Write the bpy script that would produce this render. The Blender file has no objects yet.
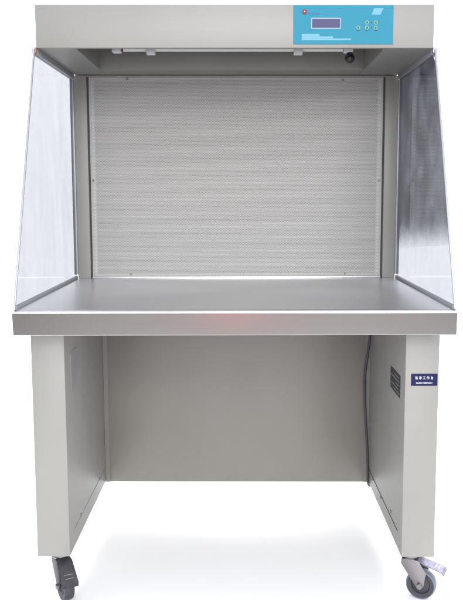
import bpy, bmesh, math, random
from mathutils import Vector, Matrix
random.seed(7)
S = bpy.context.scene
COL = S.collection
PI = math.pi

# ------------------------------------------------------------------ helpers
def box(bm, x0, x1, y0, y1, z0, z1, bev=0.0, seg=2):
    n = bmesh.new()
    vs = [n.verts.new((x, y, z)) for x in (x0, x1) for y in (y0, y1) for z in (z0, z1)]
    for f in ((0, 1, 3, 2), (4, 6, 7, 5), (0, 4, 5, 1), (2, 3, 7, 6), (0, 2, 6, 4), (1, 5, 7, 3)):
        n.faces.new([vs[i] for i in f])
    bmesh.ops.recalc_face_normals(n, faces=n.faces[:])
    if bev:
        bmesh.ops.bevel(n, geom=n.edges[:], offset=bev, segments=seg, profile=.5, affect='EDGES')
    merge(bm, n)

def merge(bm, n, M=None):
    if M is not None:
        bmesh.ops.transform(n, matrix=M, verts=n.verts[:])
    me = bpy.data.meshes.new('tmp')
    n.to_mesh(me); n.free()
    bm.from_mesh(me)
    bpy.data.meshes.remove(me)

def cyl(bm, p0, p1, r0, r1=None, seg=24, caps=True):
    r1 = r0 if r1 is None else r1
    p0 = Vector(p0); p1 = Vector(p1); d = p1 - p0
    n = bmesh.new()
    bmesh.ops.create_cone(n, cap_ends=caps, segments=seg, radius1=r0, radius2=r1, depth=d.length)
    M = Matrix.Translation((p0 + p1) / 2) @ d.to_track_quat('Z', 'Y').to_matrix().to_4x4()
    merge(bm, n, M)

def lathe(bm, prof, axis='X', seg=48, M=None):
    """closed profile of (axial, radius) pairs spun round an axis"""
    n = bmesh.new(); rings = []
    for k in range(seg):
        a = 2 * PI * k / seg
        ring = []
        for (u, r) in prof:
            ring.append(n.verts.new((u, r * math.cos(a), r * math.sin(a))))
        rings.append(ring)
    m = len(prof)
    for k in range(seg):
        A, B = rings[k], rings[(k + 1) % seg]
        for i in range(m):
            j = (i + 1) % m
            n.faces.new((A[i], A[j], B[j], B[i]))
    bmesh.ops.recalc_face_normals(n, faces=n.faces[:])
    merge(bm, n, M)

def tube(bm, pts, r, seg=12):
    pts = [Vector(p) for p in pts]
    # smooth with catmull-rom
    out = []
    for i in range(len(pts) - 1):
        a = pts[max(i - 1, 0)]; b = pts[i]; c = pts[i + 1]; d = pts[min(i + 2, len(pts) - 1)]
        for k in range(8):
            t = k / 8
            out.append(.5 * ((2 * b) + (c - a) * t + (2 * a - 5 * b + 4 * c - d) * t * t + (3 * b - a - 3 * c + d) * t ** 3))
    out.append(pts[-1])
    n = bmesh.new(); rings = []
    up = Vector((0.3, 1, 0.1)).normalized()
    for i, p in enumerate(out):
        t = (out[min(i + 1, len(out) - 1)] - out[max(i - 1, 0)]).normalized()
        s = t.cross(up).normalized(); w = s.cross(t).normalized()
        rings.append([n.verts.new(p + r * (math.cos(2 * PI * k / seg) * s + math.sin(2 * PI * k / seg) * w)) for k in range(seg)])
    for i in range(len(rings) - 1):
        for k in range(seg):
            n.faces.new((rings[i][k], rings[i][(k + 1) % seg], rings[i + 1][(k + 1) % seg], rings[i + 1][k]))
    n.faces.new(rings[0][::-1]); n.faces.new(rings[-1])
    bmesh.ops.recalc_face_normals(n, faces=n.faces[:])
    merge(bm, n)

def prism(bm, poly, axis, a0, a1, bev=0.0):
    """extrude polygon: axis 'X' -> poly is (y,z); 'Y' -> (x,z); 'Z' -> (x,y)"""
    def P(u, v, a):
        return {'X': (a, u, v), 'Y': (u, a, v), 'Z': (u, v, a)}[axis]
    n = bmesh.new()
    A = [n.verts.new(P(u, v, a0)) for u, v in poly]
    B = [n.verts.new(P(u, v, a1)) for u, v in poly]
    n.faces.new(A); n.faces.new(B[::-1])
    for i in range(len(poly)):
        j = (i + 1) % len(poly)
        n.faces.new((A[i], A[j], B[j], B[i]))
    bmesh.ops.recalc_face_normals(n, faces=n.faces[:])
    if bev:
        bmesh.ops.bevel(n, geom=n.edges[:], offset=bev, segments=2, profile=.5, affect='EDGES')
    merge(bm, n)

def smooth(me, ang=35):
    for p in me.polygons: p.use_smooth = True
    try:
        me.set_sharp_from_angle(angle=math.radians(ang))
    except Exception:
        pass

def obj(name, bm, mat, parent=None, label=None, sm=True):
    me = bpy.data.meshes.new(name)
    bm.to_mesh(me); bm.free()
    if sm: smooth(me)
    me.materials.append(mat)
    o = bpy.data.objects.new(name, me)
    COL.objects.link(o)
    if parent is not None: o.parent = parent
    if label: o['label'] = label
    return o

def text_mesh(body, size, ext=0.0002):
    c = bpy.data.curves.new('lettering', 'FONT')
    c.body = body; c.size = size; c.extrude = ext
    c.align_x = 'CENTER'; c.align_y = 'CENTER'; c.resolution_u = 3
    o = bpy.data.objects.new('lettering', c)
    COL.objects.link(o)
    bpy.context.view_layer.update()
    dg = bpy.context.evaluated_depsgraph_get()
    me = bpy.data.meshes.new_from_object(o.evaluated_get(dg))
    bpy.data.objects.remove(o); bpy.data.curves.remove(c)
    return me

def text_front(bm, body, size, x, y, z, width=None, bold=0.0):
    """text standing in the XZ plane facing -Y"""
    me = text_mesh(body, size)
    n = bmesh.new(); n.from_mesh(me); bpy.data.meshes.remove(me)
    xs = [v.co.x for v in n.verts]
    sx = 1.0
    if width: sx = width / (max(xs) - min(xs))
    M = Matrix.Translation((x, y, z)) @ Matrix.Rotation(PI / 2, 4, 'X') @ Matrix.Diagonal((sx, 1, 1, 1))
    merge(bm, n, M)

# ------------------------------------------------------------------ materials
def mat(name, col, rough=.5, metal=0.0, spec=.5):
    m = bpy.data.materials.new(name); m.use_nodes = True
    b = m.node_tree.nodes['Principled BSDF']
    b.inputs['Base Color'].default_value = (*col, 1)
    b.inputs['Roughness'].default_value = rough
    b.inputs['Metallic'].default_value = metal
    b.inputs['Specular IOR Level'].default_value = spec
    return m

def nt(m): return m.node_tree.nodes, m.node_tree.links

def noise_col(m, c0, c1, scale=(3, 3, 3), nscale=1.0, detail=6, lo=.35, hi=.65, bump=0.0, bscale=400, rough=None):
    N, L = nt(m); b = N['Principled BSDF']
    tc = N.new('ShaderNodeTexCoord'); mp = N.new('ShaderNodeMapping')
    mp.inputs['Scale'].default_value = scale
    L.new(tc.outputs['Object'], mp.inputs['Vector'])
    nz = N.new('ShaderNodeTexNoise'); nz.inputs['Scale'].default_value = nscale; nz.inputs['Detail'].default_value = detail
    L.new(mp.outputs[0], nz.inputs['Vector'])
    r = N.new('ShaderNodeValToRGB'); r.color_ramp.elements[0].position = lo; r.color_ramp.elements[1].position = hi
    r.color_ramp.elements[0].color = (*c0, 1); r.color_ramp.elements[1].color = (*c1, 1)
    L.new(nz.outputs['Fac'], r.inputs['Fac']); L.new(r.outputs['Color'], b.inputs['Base Color'])
    if rough:
        mr = N.new('ShaderNodeMapRange'); mr.inputs['To Min'].default_value = rough[0]; mr.inputs['To Max'].default_value = rough[1]
        L.new(nz.outputs['Fac'], mr.inputs['Value']); L.new(mr.outputs[0], b.inputs['Roughness'])
    if bump:
        n2 = N.new('ShaderNodeTexNoise'); n2.inputs['Scale'].default_value = bscale; n2.inputs['Detail'].default_value = 3
        L.new(tc.outputs['Object'], n2.inputs['Vector'])
        bp = N.new('ShaderNodeBump'); bp.inputs['Strength'].default_value = bump; bp.inputs['Distance'].default_value = .0004
        L.new(n2.outputs['Fac'], bp.inputs['Height']); L.new(bp.outputs[0], b.inputs['Normal'])
    return m

# powder coat paint, light warm grey
PAINT = noise_col(mat('grey_powder_coat', (.3, .29, .28), .42, 0, .45),
                  (.232, .226, .212), (.260, .253, .238), (2, 2, 1.3), 2.2, 5, .3, .7, bump=.35, bscale=520, rough=(.36, .5))
PAINT_IN = noise_col(mat('powder_coat_shaded', (.3, .28, .26), .42, 0, .45),
                     (.184, .172, .156), (.208, .195, .178), (2, 2, 1.3), 2.2, 5, .3, .7, bump=.35, bscale=520, rough=(.36, .5))  # darker, warmer copy of the bench paint; knee-hole shade put into the colour

def steel(name, col, rough=(.24, .36), stretch=(1.5, 90, 90)):
    m = mat(name, col, .3, 1.0)
    N, L = nt(m); b = N['Principled BSDF']
    tc = N.new('ShaderNodeTexCoord'); mp = N.new('ShaderNodeMapping'); mp.inputs['Scale'].default_value = stretch
    L.new(tc.outputs['Object'], mp.inputs['Vector'])
    nz = N.new('ShaderNodeTexNoise'); nz.inputs['Scale'].default_value = 5; nz.inputs['Detail'].default_value = 7
    L.new(mp.outputs[0], nz.inputs['Vector'])
    mr = N.new('ShaderNodeMapRange'); mr.inputs['To Min'].default_value = rough[0]; mr.inputs['To Max'].default_value = rough[1]
    L.new(nz.outputs['Fac'], mr.inputs['Value']); L.new(mr.outputs[0], b.inputs['Roughness'])
    bp = N.new('ShaderNodeBump'); bp.inputs['Strength'].default_value = .05; bp.inputs['Distance'].default_value = .0005
    L.new(nz.outputs['Fac'], bp.inputs['Height']); L.new(bp.outputs[0], b.inputs['Normal'])
    b.inputs['Anisotropic'].default_value = .5
    return m
STEEL = steel('brushed_stainless', (.72, .72, .735), (.28, .40))
STEEL_LIP = steel('stainless_lip_darkened', (.62, .60, .595), (.13, .22))  # same steel, toned darker and smoother to imitate the lip's dim reflection
CHROME = steel('zinc_plated_steel', (.27, .25, .26), (.25, .4), (8, 8, 8))
ALU = mat('anodised_aluminium', (.33, .34, .37), .45, .3)
DARKEDGE = mat('dark_sealant', (.045, .04, .04), .6)

# perforated diffuser screen
def perforated():
    m = mat('perforated_sheet', (.4, .4, .4), .45, 0.0, .4)
    N, L = nt(m); b = N['Principled BSDF']
    tc = N.new('ShaderNodeTexCoord'); sp = N.new('ShaderNodeSeparateXYZ'); L.new(tc.outputs['Object'], sp.inputs[0])
    def M(op, a, bb=None, c=None):
        n = N.new('ShaderNodeMath'); n.operation = op
        for i, v in enumerate((a, bb, c)):
            if v is None: continue
            if isinstance(v, (int, float)): n.inputs[i].default_value = v
            else: L.new(v, n.inputs[i])
        return n.outputs[0]
    px, pz = .0050, .0043
    row = M('FLOOR', M('DIVIDE', sp.outputs['Z'], pz))
    odd = M('MULTIPLY', M('MODULO', M('ABSOLUTE', row), 2.0), .5)
    u = M('SUBTRACT', M('FRACT', M('ADD', M('DIVIDE', sp.outputs['X'], px), M('ADD', odd, 500.0))), .5)
    v = M('SUBTRACT', M('FRACT', M('DIVIDE', sp.outputs['Z'], pz)), .5)
    d = M('SQRT', M('ADD', M('POWER', M('ABSOLUTE', M('MULTIPLY', u, px / pz)), 2.0), M('POWER', M('ABSOLUTE', v), 2.0)))
    mr = N.new('ShaderNodeMapRange'); mr.inputs['From Min'].default_value = .24; mr.inputs['From Max'].default_value = .34
    L.new(d, mr.inputs['Value'])          # 0 in the hole, 1 on the sheet
    # border without holes
    inside = M('LESS_THAN', M('ABSOLUTE', sp.outputs['X']), .468)
    insz = M('MULTIPLY', M('LESS_THAN', sp.outputs['Z'], 1.443), M('GREATER_THAN', sp.outputs['Z'], .805))
    ins = M('MULTIPLY', inside, insz)
    hole = M('MULTIPLY', M('SUBTRACT', 1.0, mr.outputs[0]), ins)
    # punched rivets in the side border
    vz = M('SUBTRACT', M('FRACT', M('DIVIDE', sp.outputs['Z'], .0112)), .5)
    ux = M('DIVIDE', M('SUBTRACT', M('ABSOLUTE', sp.outputs['X']), .4745), .0112)
    dd = M('SQRT', M('ADD', M('POWER', M('ABSOLUTE', ux), 2.0), M('POWER', M('ABSOLUTE', vz), 2.0)))
    riv = M('LESS_THAN', dd, .26)
    # faint streaks along the rolling direction
    mp = N.new('ShaderNodeMapping'); mp.inputs['Scale'].default_value = (.6, 1, 55); L.new(tc.outputs['Object'], mp.inputs['Vector'])
    nz = N.new('ShaderNodeTexNoise'); nz.inputs['Scale'].default_value = 2.2; nz.inputs['Detail'].default_value = 5; L.new(mp.outputs[0], nz.inputs['Vector'])
    st = N.new('ShaderNodeMapRange'); st.inputs['To Min'].default_value = .95; st.inputs['To Max'].default_value = 1.05
    st.inputs['From Min'].default_value = .3; st.inputs['From Max'].default_value = .7
    L.new(nz.outputs['Fac'], st.inputs['Value'])
    mx = N.new('ShaderNodeMix'); mx.data_type = 'RGBA'; L.new(hole, mx.inputs['Factor'])
    mx.inputs['A'].default_value = (.365, .355, .342, 1); mx.inputs['B'].default_value = (.14, .135, .13, 1)
    m2 = N.new('ShaderNodeMix'); m2.data_type = 'RGBA'; L.new(riv, m2.inputs['Factor'])
    L.new(mx.outputs['Result'], m2.inputs['A']); m2.inputs['B'].default_value = (.44, .44, .45, 1)
    m3 = N.new('ShaderNodeVectorMath'); m3.operation = 'SCALE'; L.new(m2.outputs['Result'], m3.inputs[0]); L.new(st.outputs[0], m3.inputs['Scale'])
    L.new(m3.outputs[0], b.inputs['Base Color'])
    hgt = M('SUBTRACT', 1.0, hole)
    bp = N.new('ShaderNodeBump'); bp.inputs['Strength'].default_value = .4; bp.inputs['Distance'].default_value = .001
    L.new(hgt, bp.inputs['Height']); L.new(bp.outputs[0], b.inputs['Normal'])
    return m
PERF = perforated()

def pane_mat(name, tint, refl, dust, dust_amt, rough=.03, bands=False):
    """thin sheet: tinted see-through, mirror-like reflection, and a thin irregular film of dust"""
    m = bpy.data.materials.new(name); m.use_nodes = True
    N, L = nt(m); N.remove(N['Principled BSDF']); out = N['Material Output']
    tr = N.new('ShaderNodeBsdfTransparent'); tr.inputs[0].default_value = (*tint, 1)
    gl = N.new('ShaderNodeBsdfGlossy'); gl.inputs['Roughness'].default_value = rough; gl.inputs['Color'].default_value = (.92, .94, 1, 1)
    di = N.new('ShaderNodeBsdfDiffuse'); di.inputs['Color'].default_value = (*dust, 1)
    mx = N.new('ShaderNodeMixShader'); mx.inputs[0].default_value = refl
    L.new(tr.outputs[0], mx.inputs[1]); L.new(gl.outputs[0], mx.inputs[2])
    m2 = N.new('ShaderNodeMixShader'); L.new(mx.outputs[0], m2.inputs[1]); L.new(di.outputs[0], m2.inputs[2])
    tc = N.new('ShaderNodeTexCoord'); mp = N.new('ShaderNodeMapping'); mp.inputs['Scale'].default_value = (1, 7, 2.2)
    L.new(tc.outputs['Object'], mp.inputs['Vector'])
    nz = N.new('ShaderNodeTexNoise'); nz.inputs['Scale'].default_value = 3.0; nz.inputs['Detail'].default_value = 9; nz.inputs['Roughness'].default_value = .62
    L.new(mp.outputs[0], nz.inputs['Vector'])
    mr = N.new('ShaderNodeMapRange'); mr.inputs['From Min'].default_value = .38; mr.inputs['From Max'].default_value = 1.0
    mr.inputs['To Min'].default_value = dust_amt * .15; mr.inputs['To Max'].default_value = dust_amt * 1.5
    L.new(nz.outputs['Fac'], mr.inputs['Value']); L.new(mr.outputs[0], m2.inputs[0])
    last = m2.outputs[0]
    if bands:      # added tint clears towards the bottom; cloudy patches stand for the room behind
        n2 = N.new('ShaderNodeTexNoise'); n2.inputs['Scale'].default_value = 4.2; n2.inputs['Detail'].default_value = 4
        mp2 = N.new('ShaderNodeMapping'); mp2.inputs['Scale'].default_value = (1, 2.2, 2.6); L.new(tc.outputs['Object'], mp2.inputs['Vector']); L.new(mp2.outputs[0], n2.inputs['Vector'])
        r2 = N.new('ShaderNodeValToRGB'); r2.color_ramp.elements[0].position = .36; r2.color_ramp.elements[1].position = .64
        r2.color_ramp.elements[0].color = (tint[0] * .60, tint[1] * .60, tint[2] * .66, 1); r2.color_ramp.elements[1].color = (tint[0] * 1.6, tint[1] * 1.6, tint[2] * 1.6, 1)
        L.new(n2.outputs['Fac'], r2.inputs['Fac']); L.new(r2.outputs['Color'], tr.inputs[0])
        sp = N.new('ShaderNodeSeparateXYZ'); L.new(tc.outputs['Object'], sp.inputs[0])
        ad = N.new('ShaderNodeMath'); ad.operation = 'MULTIPLY_ADD'; ad.inputs[1].default_value = .07; L.new(sp.outputs['Y'], ad.inputs[0]); L.new(sp.outputs['Z'], ad.inputs[2])
        mz = N.new('ShaderNodeMapRange'); mz.interpolation_type = 'SMOOTHSTEP'
        mz.inputs['From Min'].default_value = .930; mz.inputs['From Max'].default_value = 1.035; L.new(ad.outputs[0], mz.inputs['Value'])
        cl = N.new('ShaderNodeBsdfTransparent'); cl.inputs[0].default_value = (.965, .965, .97, 1)
        m3 = N.new('ShaderNodeMixShader'); L.new(mz.outputs[0], m3.inputs[0]); L.new(cl.outputs[0], m3.inputs[1]); L.new(last, m3.inputs[2])
        last = m3.outputs[0]
    L.new(last, out.inputs['Surface'])
    return m
PANE_L = pane_mat('clear_acrylic', (.545, .55, .565), .07, (.55, .56, .62), .10)
ROOM_TINT = pane_mat('room_tint_sheet', (.34, .345, .37), .40, (.33, .34, .37), .34, .05, True)  # added tint imitating the dark room seen through the right pane

BLUE = mat('panel_blue', (.022, .195, .285), .6, 0, .25)
NAVY = mat('nameplate_navy', (.007, .009, .055), .5, 0, .2)
BLACKPLATE = mat('label_black', (.02, .02, .028), .45)
WHITE = mat('print_white', (.75, .77, .8), .5)
PALE = mat('print_pale_blue', (.085, .275, .38), .45)
PRINTBLUE = mat('print_blue', (.004, .085, .33), .45)
LCD = mat('lcd_glass', (.065, .062, .135), .5, 0, .2)
BEZEL = mat('display_bezel', (.24, .33, .40), .5)
GREEN = mat('button_green', (.03, .12, .04), .5, 0, .3)
RING = mat('button_ring', (.16, .36, .32), .5)
RED = mat('emblem_red', (.16, .008, .03), .5, 0, .3)
STICK = mat('sticker_lilac', (.245, .236, .245), .5)
CABLE = mat('cable_rubber', (.035, .033, .045), .45)
TYRE = noise_col(mat('tyre_rubber', (.02, .02, .024), .55), (.022, .023, .03), (.04, .042, .052), (20, 20, 20), 3, 4)
HUBM = mat('wheel_hub_grey', (.035, .036, .044), .45)
GREYTREAD = mat('tread_grey', (.12, .15, .19), .5)
SCREW = mat('screw_head', (.16, .13, .12), .4, .6)
HOLDER = mat('lamp_socket_white', (.62, .62, .66), .4)
BLACK = mat('black_plastic', (.012, .012, .014), .35)
TUBEM = mat('lamp_glass_white', (.66, .66, .64), .25)
ORANGE = mat('orange_clip', (.30, .12, .05), .5)
PEDAL = noise_col(mat('pedal_zinc', (.5, .5, .6), .4, .3), (.15, .145, .22), (.25, .24, .33), (30, 30, 30), 2, 4)
DPEDAL = noise_col(mat('pedal_dark_zinc', (.07, .07, .085), .42, 0, .4), (.022, .022, .027), (.040, .038, .045), (30, 30, 30), 2, 4)

# ------------------------------------------------------------------ the bench
FLOOR = -.024
W = .53; T = .0874; LB = .108
bench = bpy.data.objects.new('clean_bench', None); COL.objects.link(bench)
bench.location = (0, .3, FLOOR); bench.empty_display_size = .3
bench['label'] = 'light grey clean bench with perforated back wall, stainless worktop, blue control panel and braked casters'
bench['category'] = 'clean bench'
OFF = Matrix.Translation((0, -.3, -FLOOR))
def part(name, bm, m, parent=None, label=None, sm=True):
    """geometry is given in scene metres; parts keep it relative to the bench's base"""
    # the upper half of the real bench leans a few millimetres to one side
    for v in bm.verts:
        v.co.z -= v.co.x * .006 * min(1, max(0, (v.co.z - .8) / .65))
    if parent is None:
        bmesh.ops.transform(bm, matrix=OFF, verts=bm.verts[:])
        o = obj(name, bm, m, bench, label, sm)
    else:
        bmesh.ops.transform(bm, matrix=OFF, verts=bm.verts[:])
        o = obj(name, bm, m, parent, label, sm)
    return o
# (materials that use object coordinates are written for the un-offset frame)
for m_, off in ((PERF, (0, .3, FLOOR)),):
    N, L = nt(m_)
    tc = [n for n in N if n.type == 'TEX_COORD'][0]
    va = N.new('ShaderNodeVectorMath'); va.operation = 'ADD'; va.inputs[1].default_value = off
    for l in list(tc.outputs['Object'].links):
        to = l.to_socket; L.remove(l); L.new(va.outputs[0], to)
    L.new(tc.outputs['Object'], va.inputs[0])

def screw(parent, x, y, z, axis, r=.0042, m=SCREW):
    bm = bmesh.new(); d = {'-Y': (0, -1, 0), '+X': (1, 0, 0), '-X': (-1, 0, 0)}[axis]; d = Vector(d); p = Vector((x, y, z))
    cyl(bm, p - d * .001, p + d * .0022, r, r * .8, 16)
    return part('screw', bm, m, parent)

# legs / side cabinets
for s in (-1, 1):
    bm = bmesh.new()
    xo, xi = s * W, s * (W - T)
    box(bm, min(xo, xi), max(xo, xi), 0, .90, LB, .742, .0025)
    leg = part('side_leg', bm, PAINT)
    # recessed seam strip low on the inner side, and the front edge return
    bm = bmesh.new(); xs = (W - T)
    a, b_ = (s * xs, s * (xs - .0012)); 
    box(bm, min(a, b_), max(a, b_), .06, .585, .1555, .1572)
    part('seam', bm, DARKEDGE if s > 0 else ALU, leg)
    for (y, z) in (((.335, .150), (.163, .172), (.50, .153)) if s > 0 else ((.1624, .162), (.4818, .158), (.10, .708))):
        screw(leg, s * xs, y, z, '-X' if s > 0 else '+X', .0055)
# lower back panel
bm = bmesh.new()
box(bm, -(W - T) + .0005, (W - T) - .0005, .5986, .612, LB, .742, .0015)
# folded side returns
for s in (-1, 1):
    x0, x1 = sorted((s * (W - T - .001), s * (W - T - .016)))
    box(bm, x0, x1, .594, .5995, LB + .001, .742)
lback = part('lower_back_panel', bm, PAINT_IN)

# rear filter cabinet behind the screen
bm = bmesh.new()
box(bm, -W, W, .7035, .93, .7425, 1.455, .003)
part('filter_cabinet', bm, PAINT)
# columns beside the screen
for s in (-1, 1):
    bm = bmesh.new()
    x0, x1 = sorted((s * .4905, s * .5335))
    box(bm, x0, x1, .681, .703, .7905, 1.4565, .0015)
    part('side_column', bm, PAINT)
    bm = bmesh.new()
    x0, x1 = sorted((s * .4895, s * .4868))
    box(bm, x0, x1, .694, .703, .7915, 1.4565)
    part('screen_gasket', bm, DARKEDGE)
# diffuser screen
bm = bmesh.new()
box(bm, -.4865, .4865, .699, .7028, .7915, 1.4565, .0006, 1)
scr = part('perforated_screen', bm, PERF)
for (x, z) in ((-.3586, 1.4476), (-.4780, 1.1162), (.4780, 1.1158), (.3533, 1.4454), (.3682, .8020), (-.3573, .8030)):
    screw(scr, x, .6985, z, '-Y', .0042)
bm = bmesh.new()
box(bm, -.4865, .4865, .694, .7, 1.4525, 1.4565)
part('screen_top_gasket', bm, DARKEDGE)

# worktop: profile in (y,z) with a rolled front edge, raised rear fold
prof = [(.7025, .746), (.7025, .7905), (-.104, .7905), (-.1110, .7903), (-.1145, .7896), (-.1168, .7880), (-.1181, .7860), (-.1187, .7835), (-.1187, .7815),
        (-.1145, .7330), (-.1143, .7285), (-.1139, .7278), (-.1130, .7275), (-.1095, .7275), (-.1090, .728), (-.1090, .746)]
bm = bmesh.new(); prism(bm, prof, 'X', -.543, .543)
top = part('worktop', bm, STEEL)
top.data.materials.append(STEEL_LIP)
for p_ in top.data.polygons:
    if p_.normal.y < -.6: p_.material_index = 1     # front lip takes the steel copy darkened for its dim reflection
wn = top.modifiers.new('flat_faces', 'WEIGHTED_NORMAL'); wn.keep_sharp = True; wn.weight = 100
bm = bmesh.new(); box(bm, -.4860, .4860, .684, .6935, .7905, .7955, .0012)
part('rear_fold', bm, STEEL, top)

# hood: fascia, roof, cheeks, underside with a lamp recess
HB, HT, HF = 1.458, 1.5695, .160
RX0, RX1, RY0, RY1 = -.423, .400, .186, .560
bm = bmesh.new()
box(bm, -W, W, HF, HF + .016, HB - .001, HT, .0025)
box(bm, -W + .0005, W - .0005, HF + .016, .93, HT - .012, HT - .0005, .001)
for s in (-1, 1):
    x0, x1 = sorted((s * (W - .0005), s * (W - .012)))
    box(bm, x0, x1, HF + .016, .93, HB + .0005, HT - .012)
box(bm, -W + .012, RX0 - .002, HF + .016, .93, HB + .0008, HB + .010)
box(bm, RX1 + .002, W - .012, HF + .016, .93, HB + .0008, HB + .010)
box(bm, RX0 - .001, RX1 + .001, RY1 + .002, .929, HB + .0008, HB + .010)
box(bm, RX0 - .001, RX1 + .001, HF + .0165, RY0 - .001, HB + .0008, HB + .010)
# recess walls and ceiling
box(bm, RX0 - .004, RX0, RY0, RY1, HB - .0022, HT - .02)
box(bm, RX1, RX1 + .004, RY0, RY1, HB - .0022, HT - .02)
box(bm, RX0 - .0035, RX1 + .0035, RY1 + .0005, RY1 + .0045, HB - .0018, HT - .0205)
box(bm, RX0 - .006, RX1 + .006, RY0 - .006, RY1 + .006, HT - .0195, HT - .014)
hood = part('hood', bm, PAINT)
bm = bmesh.new()
box(bm, -W + .012, W - .012, .688, .694, 1.4525, HB - .001)
part('underside_rail', bm, PAINT, hood)

# lamp in the recess
lamp_y = .30
bm = bmesh.new(); cyl(bm, (-.318, lamp_y, 1.4785), (.305, lamp_y, 1.4785), .0085, seg=32)
tube_o = part('lamp_tube', bm, TUBEM)
for x in (-.3327, .3202):
    bm = bmesh.new()
    box(bm, x - .013, x + .013, lamp_y - .014, lamp_y + .014, 1.4665, 1.499, .003)
    box(bm, x - .010, x + .010, lamp_y - .010, lamp_y + .010, 1.499, HT - .0195)
    h = part('lamp_socket', bm, HOLDER)
    if x < 0:
        bm = bmesh.new(); box(bm, x + .0132, x + .018, lamp_y - .011, lamp_y + .011, 1.470, 1.488, .001)
        part('end_cap', bm, RED, h)
for x in (-.2364, .1791):
    bm = bmesh.new()
    box(bm, x - .012, x + .012, lamp_y - .013, lamp_y - .009, 1.462, 1.487, .001)
    box(bm, x - .012, x + .012, lamp_y + .009, lamp_y + .013, 1.462, 1.487, .001)
    box(bm, x - .012, x + .012, lamp_y - .009, lamp_y + .009, 1.462, 1.4655, .001)
    box(bm, x - .004, x + .004, lamp_y + .0095, lamp_y + .0125, 1.487, HT - .0195)
    part('tube_clip', bm, HOLDER)
bm = bmesh.new()
n = bmesh.new(); bmesh.ops.create_uvsphere(n, u_segments=20, v_segments=14, radius=.014); merge(bm, n, Matrix.Translation((.3245, lamp_y - .004, 1.4515)))
cyl(bm, (.3245, lamp_y - .004, 1.458), (.3245, lamp_y - .004, 1.468), .009)
part('socket_cap', bm, BLACK)

# control panel on the fascia
yf = HF
bm = bmesh.new(); box(bm, .1576, .4215, yf - .0022, yf + .001, 1.4665, 1.5665, .0008, 1)
cp = part('control_panel', bm, BLUE)
yp = yf - .0022
def frontbox(x0, x1, z0, z1, d=.0008, bev=0, base=None):
    bm = bmesh.new(); y = yp if base is None else base
    box(bm, x0, x1, y - d, y + .0002, z0, z1, bev); return bm
part('display_bezel', frontbox(.204, .2830, 1.5055, 1.5345, .0012, .0004), BEZEL, cp)
bm = frontbox(.2068, .2802, 1.5085, 1.5315, .0018); part('display_screen', bm, LCD, cp)
for (x, z) in ((.3288, 1.5091), (.3519, 1.5225), (.3519, 1.5090), (.3749, 1.5220), (.3749, 1.5088)):
    bm = bmesh.new(); cyl(bm, (x, yp, z), (x, yp - .0014, z), .0052, .0050, 24)
    r = part('button_ring', bm, RING, cp)
    bm = bmesh.new(); cyl(bm, (x, yp - .001, z), (x, yp - .0026, z), .0034, .0030, 20)
    part('button', bm, GREEN, cp)
bm = bmesh.new()
for (x, z, w) in ((.3288, 1.5091, .008), (.3519, 1.5090, .007), (.3749, 1.5088, .008)):
    box(bm, x - w / 2, x + w / 2, yp - .0004, yp, z - .0078, z - .0066)
for z in (1.5222, 1.5090):
    box(bm, .3622, .3646, yp - .0004, yp, z - .0012, z + .0012)
part('button_marking', bm, NAVY, cp)
bm = bmesh.new(); cyl(bm, (.1866, yp, 1.5492), (.1866, yp - .001, 1.5492), .0066, seg=28)
part('emblem', bm, RED, cp)
bm = bmesh.new(); cyl(bm, (.1866, yp - .0009, 1.5500), (.1866, yp - .0013, 1.5500), .0028, .0028, 3)
part('emblem_mark', bm, WHITE, cp)
bm = bmesh.new(); text_front(bm, '\u51c0\u5316\u8bbe\u5907', .0072, .2115, yp - .0003, 1.5445, .030)
part('panel_lettering', bm, PRINTBLUE, cp)
bm = bmesh.new()
box(bm, .1795, .2265, yp - .0004, yp, 1.4868, 1.4930)
box(bm, .1795, .2625, yp - .0004, yp, 1.4815, 1.4866)
box(bm, .1795, .3105, yp - .0004, yp, 1.4770, 1.4813)
part('printed_stripe', bm, PALE, cp)
bm = bmesh.new(); prism(bm, [(.3635, 1.5425), (.3875, 1.5425), (.3945, 1.5590), (.3700, 1.5590)], 'Y', yp - .0004, yp)
part('printed_block', bm, PALE, cp)

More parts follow.
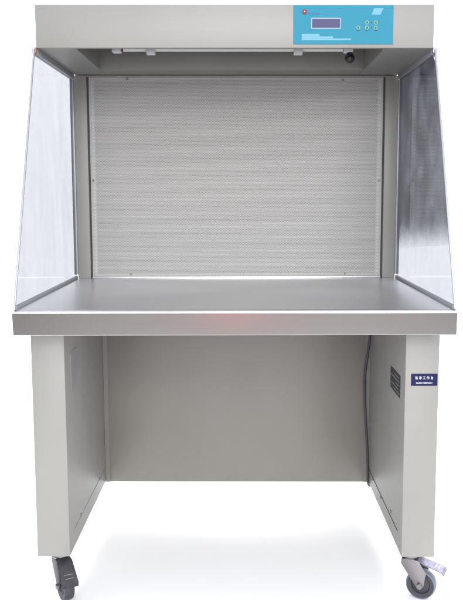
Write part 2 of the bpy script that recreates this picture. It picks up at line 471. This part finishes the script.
# side panes
PX = .5347
corn = [(.679, 1.4585), (.162, 1.4585), (-.121, .8000), (.679, .7925)]
corn = [(.679, 1.4572), (.168, 1.4572), (-.121, .7922), (.679, .7922)]
for s in (-1, 1):
    m_ = PANE_L
    bm = bmesh.new(); x0, x1 = sorted((s * PX, s * (PX + .004)))
    prism(bm, corn, 'X', x0, x1)
    pane = part('side_pane', bm, m_, None, 'clear colourless side pane' if s < 0 else 'side pane with an added grey tint standing for the dark room behind', sm=False)
    def bar(p, q, w, name, mm, th=.008, inset=0):
        """flat bar along a pane edge in the plane of the pane"""
        bm = bmesh.new(); a = Vector((p[0], p[1])); b = Vector((q[0], q[1])); d = (b - a).normalized(); nn = Vector((-d.y, d.x))
        cx_ = sum(c[0] for c in corn) / 4; cz_ = sum(c[1] for c in corn) / 4
        if nn.dot(Vector((cx_, cz_)) - a) < 0: nn = -nn
        poly = [tuple(a - nn * .0015), tuple(b - nn * .0015), tuple(b + nn * w), tuple(a + nn * w)]
        xa, xb = sorted((s * (PX + .002 - th / 2), s * (PX + .002 + th / 2)))
        prism(bm, poly, 'X', xa, xb, .0008)
        part(name, bm, mm, pane)
    bar(corn[1], corn[2], .0035, 'front_edge_trim', ALU, .0055)
    bar((.676, 1.4572), (.176, 1.4572), .014, 'top_channel', ALU, .016)
    bar((.676, .8045), (.676, 1.442), .010, 'rear_channel', ALU, .012)
    bar((.676, .7922), (-.112, .7922), .0075, 'bottom_rail', ALU, .008)
    # small hinge clip at the hood corner
    bm = bmesh.new()
    x0, x1 = sorted((s * .5295, s * .5355))
    box(bm, x0, x1, .166, .178, 1.444, 1.460, .002)
    part('pane_clip', bm, ORANGE if s < 0 else CHROME, pane)
# added tint sheet inside the right pane, standing for the dark room behind; it stops a hand's width above the worktop
bm = bmesh.new()
lim = lambda z: -.121 + .289 * (z - .7922) / .665 + .003
pts_ = [(.668, 1.444), (.190, 1.444), (lim(1.42), 1.42), (lim(.945), .945)]
for k in range(1, 24):
    u = k / 24; y = lim(.945) + (.668 - lim(.945)) * u
    pts_.append((y, .945 - .056 * u + .0009 * math.sin(21 * u) + .0006 * math.sin(47 * u + 1)))
pts_.append((.668, .889))
prism(bm, pts_, 'X', PX - .0009, PX - .0004)
part('room_tint_sheet', bm, ROOM_TINT, pane, None, sm=False)

# nameplate on the right leg
bm = bmesh.new(); box(bm, .4580, .5262, -.0016, .0008, .5748, .6068, .0006, 1)
npz = part('nameplate', bm, NAVY)
bm = bmesh.new()
text_front(bm, '\u6d01 \u51c0 \u5de5 \u4f5c \u53f0', .0088, .4915, -.0018, .5955, .047)
text_front(bm, 'CLEAN BENCH', .0056, .4915, -.0018, .5825, .042)
part('nameplate_lettering', bm, WHITE, npz)
# rating label on the inside of the right leg
xi = W - T
bm = bmesh.new(); box(bm, xi - .0016, xi + .0005, .062, .206, .5255, .5862, .0005, 1)
rl = part('rating_label', bm, BLACKPLATE)
bm = bmesh.new()
for k, (y0, y1) in enumerate(((.08, .14), (.075, .19), (.075, .12), (.09, .185), (.07, .15))):
    z = .577 - k * .0105
    box(bm, xi - .0020, xi - .0015, y0, y1, z - .0011, z + .0011)
part('label_print', bm, STICK, rl)
# lilac sticker on the inside of the left leg
bm = bmesh.new(); box(bm, -xi - .0003, -xi + .0012, .073, .150, .549, .651, .0004, 1)
part('paper_sticker', bm, STICK)

# power cable
bm = bmesh.new()
tube(bm, [(.436, .556, .742), (.4366, .556, .69), (.435, .556, .6169), (.4279, .556, .5511), (.4205, .556, .485), (.4212, .556, .4018), (.4295, .558, .2673),
          (.4350, .560, .1754), (.438, .575, .118), (.450, .605, .092), (.470, .65, .088), (.485, .71, .090)], .0042)
part('power_cable', bm, CABLE)

# casters
R = .0405; TW = .028
def caster(px, py, ang, style):
    """stem under the leg, fork, wheel with tyre, brake pedal; ang = direction the wheel trails to"""
    M = Matrix.Translation((px, py, 0)) @ Matrix.Rotation(ang, 4, 'Z')     # local +X = trailing direction
    dark = style == 'dark'
    hub = Vector((.030, 0, FLOOR + R))
    def P(name, bm, m, parent=None):
        bmesh.ops.transform(bm, matrix=M, verts=bm.verts[:])
        return part(name, bm, m, parent)
    bm = bmesh.new(); box(bm, -.023, .023, -.023, .023, LB - .0045, LB - .0003, .001)
    cyl(bm, (0, 0, LB - .004), (0, 0, LB - .016), .021, .023, 32)
    cyl(bm, (0, 0, LB - .016), (0, 0, LB - .022), .025, .022, 32)
    root = P('caster', bm, CHROME)
    # fork: crown plate and two tapering cheeks
    bm = bmesh.new()
    box(bm, -.022, .024, -.0205, .0205, LB - .028, LB - .0215, .002)
    for s in (-1, 1):
        y0, y1 = sorted((s * .0175, s * .0205))
        prism(bm, [(-.022, LB - .024), (.026, LB - .024), (.046, LB - .055), (.040, hub.z - .002), (.030, hub.z - .012), (.020, hub.z - .004), (-.012, LB - .050), (-.022, LB - .036)], 'Y', y0, y1, .0006)
    P('fork', bm, CHROME if not dark else DPEDAL, root)
    # tyre
    bm = bmesh.new(); w = TW / 2
    prof = [(-w * .78, R * .70), (-w * .86, R * (.78 if dark else .86)), (-w, R * .91), (-w * .90, R * .965), (-w * .45, R), (w * .45, R), (w * .90, R * .965), (w, R * .91), (w * .86, R * (.78 if dark else .86)), (w * .78, R * .70)]
    lathe(bm, prof, seg=64, M=Matrix.Translation(hub) @ Matrix.Rotation(PI / 2, 4, 'Z'))
    P('tyre', bm, TYRE if dark else GREYTREAD, root)
    bm = bmesh.new()
    prof = [(-w * .70, .0075), (-w * .70, R * .28), (-w * .52, R * .42), (-w * .52, R * .58), (-w * .86, R * .64), (-w * .99, R * .90), (-w * .5, R * .90), (w * .5, R * .90), (w * .99, R * .90), (w * .86, R * .64), (w * .52, R * .58), (w * .52, R * .42), (w * .70, R * .28), (w * .70, .0075)]
    lathe(bm, prof, seg=64, M=Matrix.Translation(hub) @ Matrix.Rotation(PI / 2, 4, 'Z'))
    P('wheel', bm, HUBM if not dark else TYRE, root)
    bm = bmesh.new(); cyl(bm, hub + Vector((0, -.026, 0)), hub + Vector((0, .026, 0)), .0042, seg=16)
    for s in (-1, 1): cyl(bm, hub + Vector((0, s * .0205, 0)), hub + Vector((0, s * .0265, 0)), .0085, .008, 6)
    P('axle', bm, CHROME, root)
    # brake pedal: sloping plate with a turned-down lip
    bm = bmesh.new(); n = bmesh.new()
    pr = [(.004, LB - .023), (.030, LB - .024), (.062, LB - .034), (.088, LB - .041), (.094, LB - .049)] if not dark else \
         [(.010, LB - .014), (.034, LB - .022), (.054, LB - .046), (.072, LB - .070), (.075, LB - .079)]
    wd = [.017, .020, .022, .024, .023] if not dark else [.017, .020, .022, .024, .022]
    top_, bot = [], []
    for (x, z), h_ in zip(pr, wd):
        top_.append((n.verts.new((x, -h_, z)), n.verts.new((x, h_, z))))
        bot.append((n.verts.new((x, -h_, z - .003)), n.verts.new((x, h_, z - .003))))
    for i in range(len(pr) - 1):
        n.faces.new((top_[i][0], top_[i + 1][0], top_[i + 1][1], top_[i][1]))
        n.faces.new((bot[i][0], bot[i][1], bot[i + 1][1], bot[i + 1][0]))
        for k in (0, 1):
            n.faces.new((top_[i][k], bot[i][k], bot[i + 1][k], top_[i + 1][k]))
    n.faces.new((top_[0][0], top_[0][1], bot[0][1], bot[0][0])); n.faces.new((top_[-1][0], top_[-1][1], bot[-1][1], bot[-1][0]))
    bmesh.ops.recalc_face_normals(n, faces=n.faces[:])
    bmesh.ops.bevel(n, geom=[e for e in n.edges if e.calc_face_angle(0) > 1], offset=.0008, segments=2, affect='EDGES')
    merge(bm, n)
    P('brake_pedal', bm, PEDAL if not dark else DPEDAL, root)
    # pressed ribs near the pedal's tip
    bm = bmesh.new(); a = Vector((pr[2][0], 0, pr[2][1])); b = Vector((pr[3][0], 0, pr[3][1]))
    for t in (.25, .6):
        c = a.lerp(b, t); cyl(bm, c + Vector((0, -.012, .0004)), c + Vector((0, .012, .0004)), .0016, seg=10)
    P('pedal_rib', bm, HOLDER if not dark else CHROME, root)
    return root
caster(-.4785, .052, math.radians(-60), 'dark')
caster(.4790, .052, math.radians(-24), 'bright')
caster(-.505, .80, math.radians(180), 'dark')
caster(.505, .80, math.radians(0), 'dark')

# the hood sits very slightly out of level on the real bench
# ------------------------------------------------------------------ setting
def structure(name, bm, m):
    o = obj(name, bm, m); o['kind'] = 'structure'; return o
CONC = noise_col(mat('studio_floor', (.2, .17, .16), .5), (.045, .036, .033), (.08, .066, .062), (1, 1, 1), .9, 8, .3, .7)
# red patch added to the unseen floor to give the lip its red reflection
N, L = nt(CONC); b = N['Principled BSDF']; ramp = [n for n in N if n.type == 'VALTORGB'][0]
tc = [n for n in N if n.type == 'TEX_COORD'][0]
vs = N.new('ShaderNodeVectorMath'); vs.operation = 'SUBTRACT'; vs.inputs[1].default_value = (-.02, -4.9, FLOOR); L.new(tc.outputs['Object'], vs.inputs[0])
vm = N.new('ShaderNodeVectorMath'); vm.operation = 'MULTIPLY'; vm.inputs[1].default_value = (5, .6, 0); L.new(vs.outputs[0], vm.inputs[0])
ln = N.new('ShaderNodeVectorMath'); ln.operation = 'LENGTH'; L.new(vm.outputs[0], ln.inputs[0])
lt = N.new('ShaderNodeMath'); lt.operation = 'LESS_THAN'; lt.inputs[1].default_value = 1.5; L.new(ln.outputs['Value'], lt.inputs[0])
mm = N.new('ShaderNodeMix'); mm.data_type = 'RGBA'; mm.inputs['B'].default_value = (.30, .05, .048, 1)
L.new(lt.outputs[0], mm.inputs['Factor']); L.new(ramp.outputs['Color'], mm.inputs['A']); L.new(mm.outputs['Result'], b.inputs['Base Color'])
bm = bmesh.new(); box(bm, -14, 14, -14, 14, FLOOR - .05, FLOOR - .004)
structure('floor', bm, CONC)
PAPER = noise_col(mat('white_paper', (.86, .86, .86), .75, 0, .2), (.90, .90, .905), (.92, .92, .92), (1, 1, 1), .8, 3)
bm = bmesh.new(); n = bmesh.new()
pr = [(-1.6, FLOOR)] + [(y, FLOOR) for y in (.5, 1.8, 3.0)]
rr = 1.2
for k in range(1, 13):
    a = (PI / 2) * k / 12; pr.append((3.0 + rr * math.sin(a), FLOOR + rr * (1 - math.cos(a))))
pr.append((3.0 + rr, 4.6))
Aa = [n.verts.new((-9, y, z)) for y, z in pr]; Bb = [n.verts.new((9, y, z)) for y, z in pr]
for i in range(len(pr) - 1): n.faces.new((Aa[i], Bb[i], Bb[i + 1], Aa[i + 1]))
bmesh.ops.recalc_face_normals(n, faces=n.faces[:])
merge(bm, n)
structure('backdrop', bm, PAPER)

# ------------------------------------------------------------------ light
w = bpy.data.worlds.new('World'); S.world = w; w.use_nodes = True
N, L = w.node_tree.nodes, w.node_tree.links
bg = N['Background']; bg.inputs['Color'].default_value = (.93, .95, 1, 1); bg.inputs['Strength'].default_value = 1.12
def area(name, loc, target, sx, sy, power, col=(1, 1, 1)):
    l = bpy.data.lights.new(name, 'AREA'); l.shape = 'RECTANGLE'; l.size = sx; l.size_y = sy; l.energy = power; l.color = col
    o = bpy.data.objects.new(name, l); COL.objects.link(o); o.location = loc
    o.rotation_euler = (Vector(target) - Vector(loc)).to_track_quat('-Z', 'Y').to_euler()
    return o
area('softbox', (.5, -3.3, 2.75), (0, .3, 1.3), 3.2, 1.8, 68, (.98, .99, 1))
area('fill_light', (.2, -4.4, 1.7), (0, .3, 1.3), 3.6, 2.0, 138, (.99, .99, 1))  # added fill that lifts the hood recess and interior, no seen source
area('backdrop_fill', (-2.6, 1.6, 3.4), (0, 3.6, 1.0), 2.2, 1.0, 210)  # pair of added lamps, wash the backdrop out to white
area('backdrop_fill', (2.6, 1.6, 3.4), (0, 3.6, 1.0), 2.2, 1.0, 210)

# ------------------------------------------------------------------ camera
cam = bpy.data.cameras.new('camera'); co = bpy.data.objects.new('camera', cam); COL.objects.link(co)
Rv = Vector((0.9999187771, 0.0122060900, -0.0036674938)); Uv = Vector((0.0021224245, 0.1242663450, 0.9922466280)); Fv = Vector((-0.0125671972, 0.9921738189, -0.1242303452))
Mx = Matrix(((Rv.x, Uv.x, -Fv.x, 0.019975), (Rv.y, Uv.y, -Fv.y, -2.167073), (Rv.z, Uv.z, -Fv.z, 1.070225), (0, 0, 0, 1)))
co.matrix_world = Mx
cam.sensor_fit = 'HORIZONTAL'; cam.sensor_width = 36; cam.lens = 848.93 / 463 * 36
cam.shift_y = .0013; cam.clip_end = 200; cam.clip_start = .05
S.camera = co
S.view_settings.view_transform = 'Standard'; S.view_settings.look = 'None'
S.view_settings.exposure = 0.12; S.view_settings.gamma = 1
try:
    S.cycles.transparent_max_bounces = 16; S.cycles.max_bounces = 10
except Exception: pass
